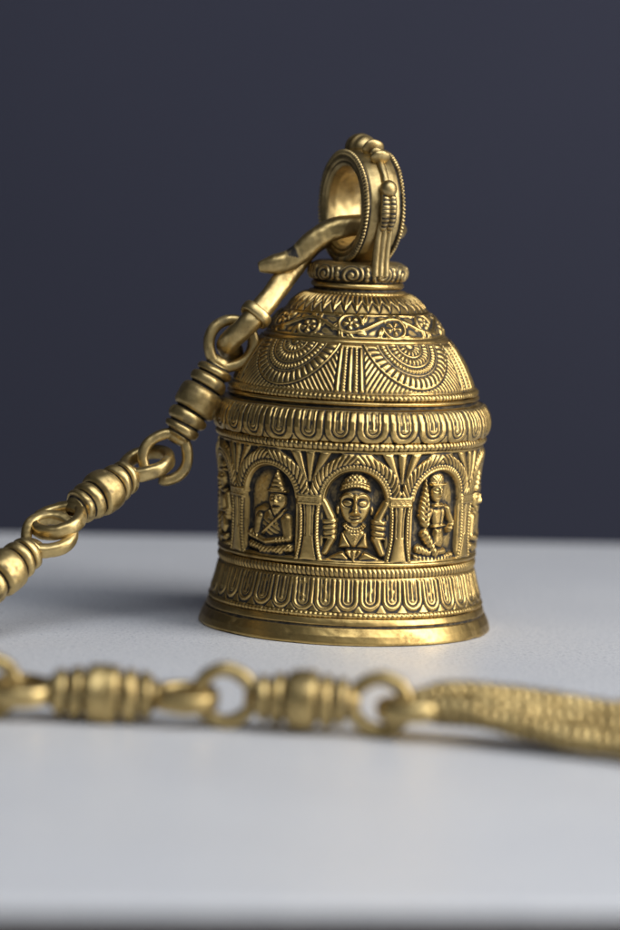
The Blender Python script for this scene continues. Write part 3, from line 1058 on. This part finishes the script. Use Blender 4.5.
make_link("uppermost brass chain link, hanging steeply from the hook beside the bell",
          (-0.0488, -0.012, 0.1116), (-0.0727, -0.020, 0.0662), (0.12, -1, 0.05), 101, gap=('B', 15, 6))
make_link("middle link of the hanging chain, sloping left below the steep uppermost link",
          (-0.0797, -0.022, 0.0639), (-0.1114, -0.055, 0.0437), (0.05, -.10, 1), 102)
make_link("lowest link of the hanging chain, cut off at the photo's left side",
          (-0.1142, -0.0595, 0.0392), (-0.1450, -0.093, 0.0130), (-.25, -.85, .50), 103)
ZV, ZH = 0.0110, 0.0096
make_link("leftmost link on the table in front, only one upright eye showing",
          (-0.1700, -0.2440, ZV), (-0.1183, -0.2445, ZV), (0, -1, .05), 104, fat=1.16)
make_link("blurred front link with flat lying eyes, leftmost whole link on the table",
          (-0.1075, -0.2440, ZH), (-0.0522, -0.2448, ZH), (0.03, -.12, 1), 105, fat=1.16)
make_link("blurred front link with upright eyes, joined to the braided end piece",
          (-0.0388, -0.2460, ZV), (0.0131, -0.2512, ZV), (0.05, -1, .06), 106, fat=1.16)

# ------------------------------------------------------------------ ribbed hook piece at the chain's end, in front right
eh_c = np.array([0.030, -0.2530, 0.0])
endp = tag(empty("braided_chain_end", tuple(eh_c)), "blurred braided brass piece of several strands ending the chain, running off the photo's right side", "chain end")


def ribbed(t, a, L):
    w = np.cos(t * 2 * math.pi / 9.0 + 2 * a)
    return (.09 * w + .02 * np.cos(t * 2 * math.pi / 3.8)) * sst(t, 4, 14)


n = 72
t = np.arange(n) / n * 2 * math.pi
c0 = np.array([0.0237, -0.2522, 0.0100]) / S
d1 = np.array([1, -.10, .06]); d1 /= np.linalg.norm(d1)
d2 = np.cross([0, 0, 1], d1); d2 /= np.linalg.norm(d2)
path = c0 + np.outer(23 * np.cos(t), d1) + np.outer(21 * np.sin(t), d2)
v, f, p = closed_tube(path, 7.6, 9.0, np.cross(d1, d2), nu=26, seed=301)
raw_mesh("eye", local(v, eh_c), f, M_CHAIN, endp, p)
STR = [
    (((0.0215, -0.2510, 0.0125), (0.034, -0.2505, 0.0158), (0.048, -0.2515, 0.0162), (0.066, -0.2540, 0.0145), (0.090, -0.2600, 0.0132), (0.120, -0.2690, 0.0130), (0.150, -0.279, 0.012)), 8.6),
    (((0.0220, -0.2530, 0.0100), (0.034, -0.2550, 0.0125), (0.050, -0.2580, 0.0130), (0.068, -0.2620, 0.0110), (0.092, -0.2690, 0.0095), (0.122, -0.2800, 0.0085), (0.150, -0.290, 0.008)), 9.0),
    (((0.0230, -0.2550, 0.0110), (0.036, -0.2590, 0.0120), (0.052, -0.2650, 0.0100), (0.070, -0.2720, 0.0075), (0.094, -0.2820, 0.0055), (0.124, -0.2950, 0.0045), (0.150, -0.306, 0.0045)), 9.2),
    (((0.0225, -0.2520, 0.0080), (0.036, -0.2530, 0.0085), (0.052, -0.2560, 0.0080), (0.070, -0.2605, 0.0050), (0.094, -0.2680, 0.0044), (0.124, -0.2790, 0.0044), (0.150, -0.289, 0.0044)), 8.4),
]
for q_, (pts_, rad_) in enumerate(STR):
    rr_ = [(rad_ * .7, rad_ * .7)] + [(rad_ * k_, rad_ * k_) for k_ in (1.0, 1.15, 1.2, 1.15, 1.1)] + [(rad_ * .9, rad_ * .9)]
    v, f, p = sweep([W_(*w_) for w_ in pts_], rr_, (0, 0, 1), nu=48, relief=ribbed, seed=310 + 7 * q_, step=.7, wobble=.6)
    raw_mesh("braided_strand", local(v, eh_c), f, M_CHAIN, endp, p)

# ------------------------------------------------------------------ table and backdrop
m, nt, b = new_mat("pale_grey_laminate")
tc = N(nt, 'ShaderNodeTexCoord')


def tnoise(scale, detail, rough=.6):
    n_ = N(nt, 'ShaderNodeTexNoise', Scale=scale, Detail=detail, Roughness=rough)
    nt.links.new(tc.outputs['Object'], n_.inputs['Vector'])
    return n_.outputs['Fac']


n1, n2, n3 = tnoise(9, 5), tnoise(520, 4, .75), tnoise(1100, 3)
col = mixc(nt, ramp(nt, n1, .3, .7), (0.56, 0.57, 0.598), (0.60, 0.608, 0.628))
col = mixc(nt, mathn(nt, 'MULTIPLY', ramp(nt, n2, .50, .62), .75), col, (0.36, 0.38, 0.42))
col = mixc(nt, mathn(nt, 'MULTIPLY', ramp(nt, n3, .52, .62), .6), col, (0.78, 0.79, 0.81))
nt.links.new(col, b.inputs['Base Color'])
nt.links.new(mathn(nt, 'ADD', mathn(nt, 'ADD', .16, mathn(nt, 'MULTIPLY', tnoise(14, 6, .7), .20)), mathn(nt, 'MULTIPLY', n2, .16)), b.inputs['Roughness'])
b.inputs['Specular IOR Level'].default_value = .5
bp = N(nt, 'ShaderNodeBump', Strength=.35, Distance=.0004)
nt.links.new(mathn(nt, 'ADD', n2, mathn(nt, 'MULTIPLY', n3, .5)), bp.inputs['Height'])
nt.links.new(bp.outputs['Normal'], b.inputs['Normal'])
M_TABLE = m

m, nt, b = new_mat("shaded_dark_edge")  # table side in shade; the shade is put into this dark colour
tc = N(nt, 'ShaderNodeTexCoord')
mp = N(nt, 'ShaderNodeMapping'); mp.inputs['Scale'].default_value = (6, 60, 60)
nt.links.new(tc.outputs['Object'], mp.inputs['Vector'])
n_ = N(nt, 'ShaderNodeTexNoise', Scale=3, Detail=6)
nt.links.new(mp.outputs[0], n_.inputs['Vector'])
nt.links.new(mixc(nt, n_.outputs['Fac'], (0.018, 0.012, 0.010), (0.06, 0.042, 0.034)), b.inputs['Base Color'])
b.inputs['Roughness'].default_value = .5
M_EDGE_SHADE = m

m, nt, b = new_mat("slate_backdrop_paint")
tc = N(nt, 'ShaderNodeTexCoord')
n_ = N(nt, 'ShaderNodeTexNoise', Scale=3, Detail=5)
nt.links.new(tc.outputs['Object'], n_.inputs['Vector'])
nt.links.new(mixc(nt, n_.outputs['Fac'], (0.0235, 0.0255, 0.0420), (0.0300, 0.0320, 0.0510)), b.inputs['Base Color'])
b.inputs['Roughness'].default_value = .85
b.inputs['Specular IOR Level'].default_value = .2
M_WALL = m


def slab(name, x0, x1, y0, y1, z0, z1, bev, mat, rotz, seg=6):
    """box with rounded top edges"""
    prof = [(0, z0)] + [(bev - bev * math.cos(t), z1 - bev + bev * math.sin(t)) for t in np.linspace(0, math.pi / 2, seg + 1)]
    rings = []
    for ins, z in prof:
        rings.append([(x0 + ins, y0 + ins, z), (x1 - ins, y0 + ins, z), (x1 - ins, y1 - ins, z), (x0 + ins, y1 - ins, z)])
    V = np.array(rings).reshape(-1, 3)
    F = [list(q) for q in grid_faces(len(rings), 4)]
    k = 4 * (len(rings) - 1)
    F.append([k, k + 1, k + 2, k + 3]); F.append([3, 2, 1, 0])
    o = raw_mesh(name, V, np.array(F), mat)
    o.data.polygons.foreach_set('use_smooth', [False] * len(o.data.polygons))
    o.rotation_euler.z = rotz
    o['kind'] = 'structure'
    return o


rz = math.radians(9.5)
slab("table_surface", -1.1, 1.1, -0.5035, 0.268, -0.0028, 0.0, 0.0022, M_TABLE, rz)
slab("table_edge", -1.08, 1.08, -0.5025, 0.26, -0.06, -0.0031, 0.002, M_EDGE_SHADE, rz)
o = raw_mesh("backdrop", [(-3, 0, -1.2), (3, 0, -1.2), (3, 0, 2.4), (-3, 0, 2.4)], [[0, 1, 2, 3]], M_WALL)
o.location = (0, 0.62, 0); o.rotation_euler.z = math.radians(6); o['kind'] = 'structure'
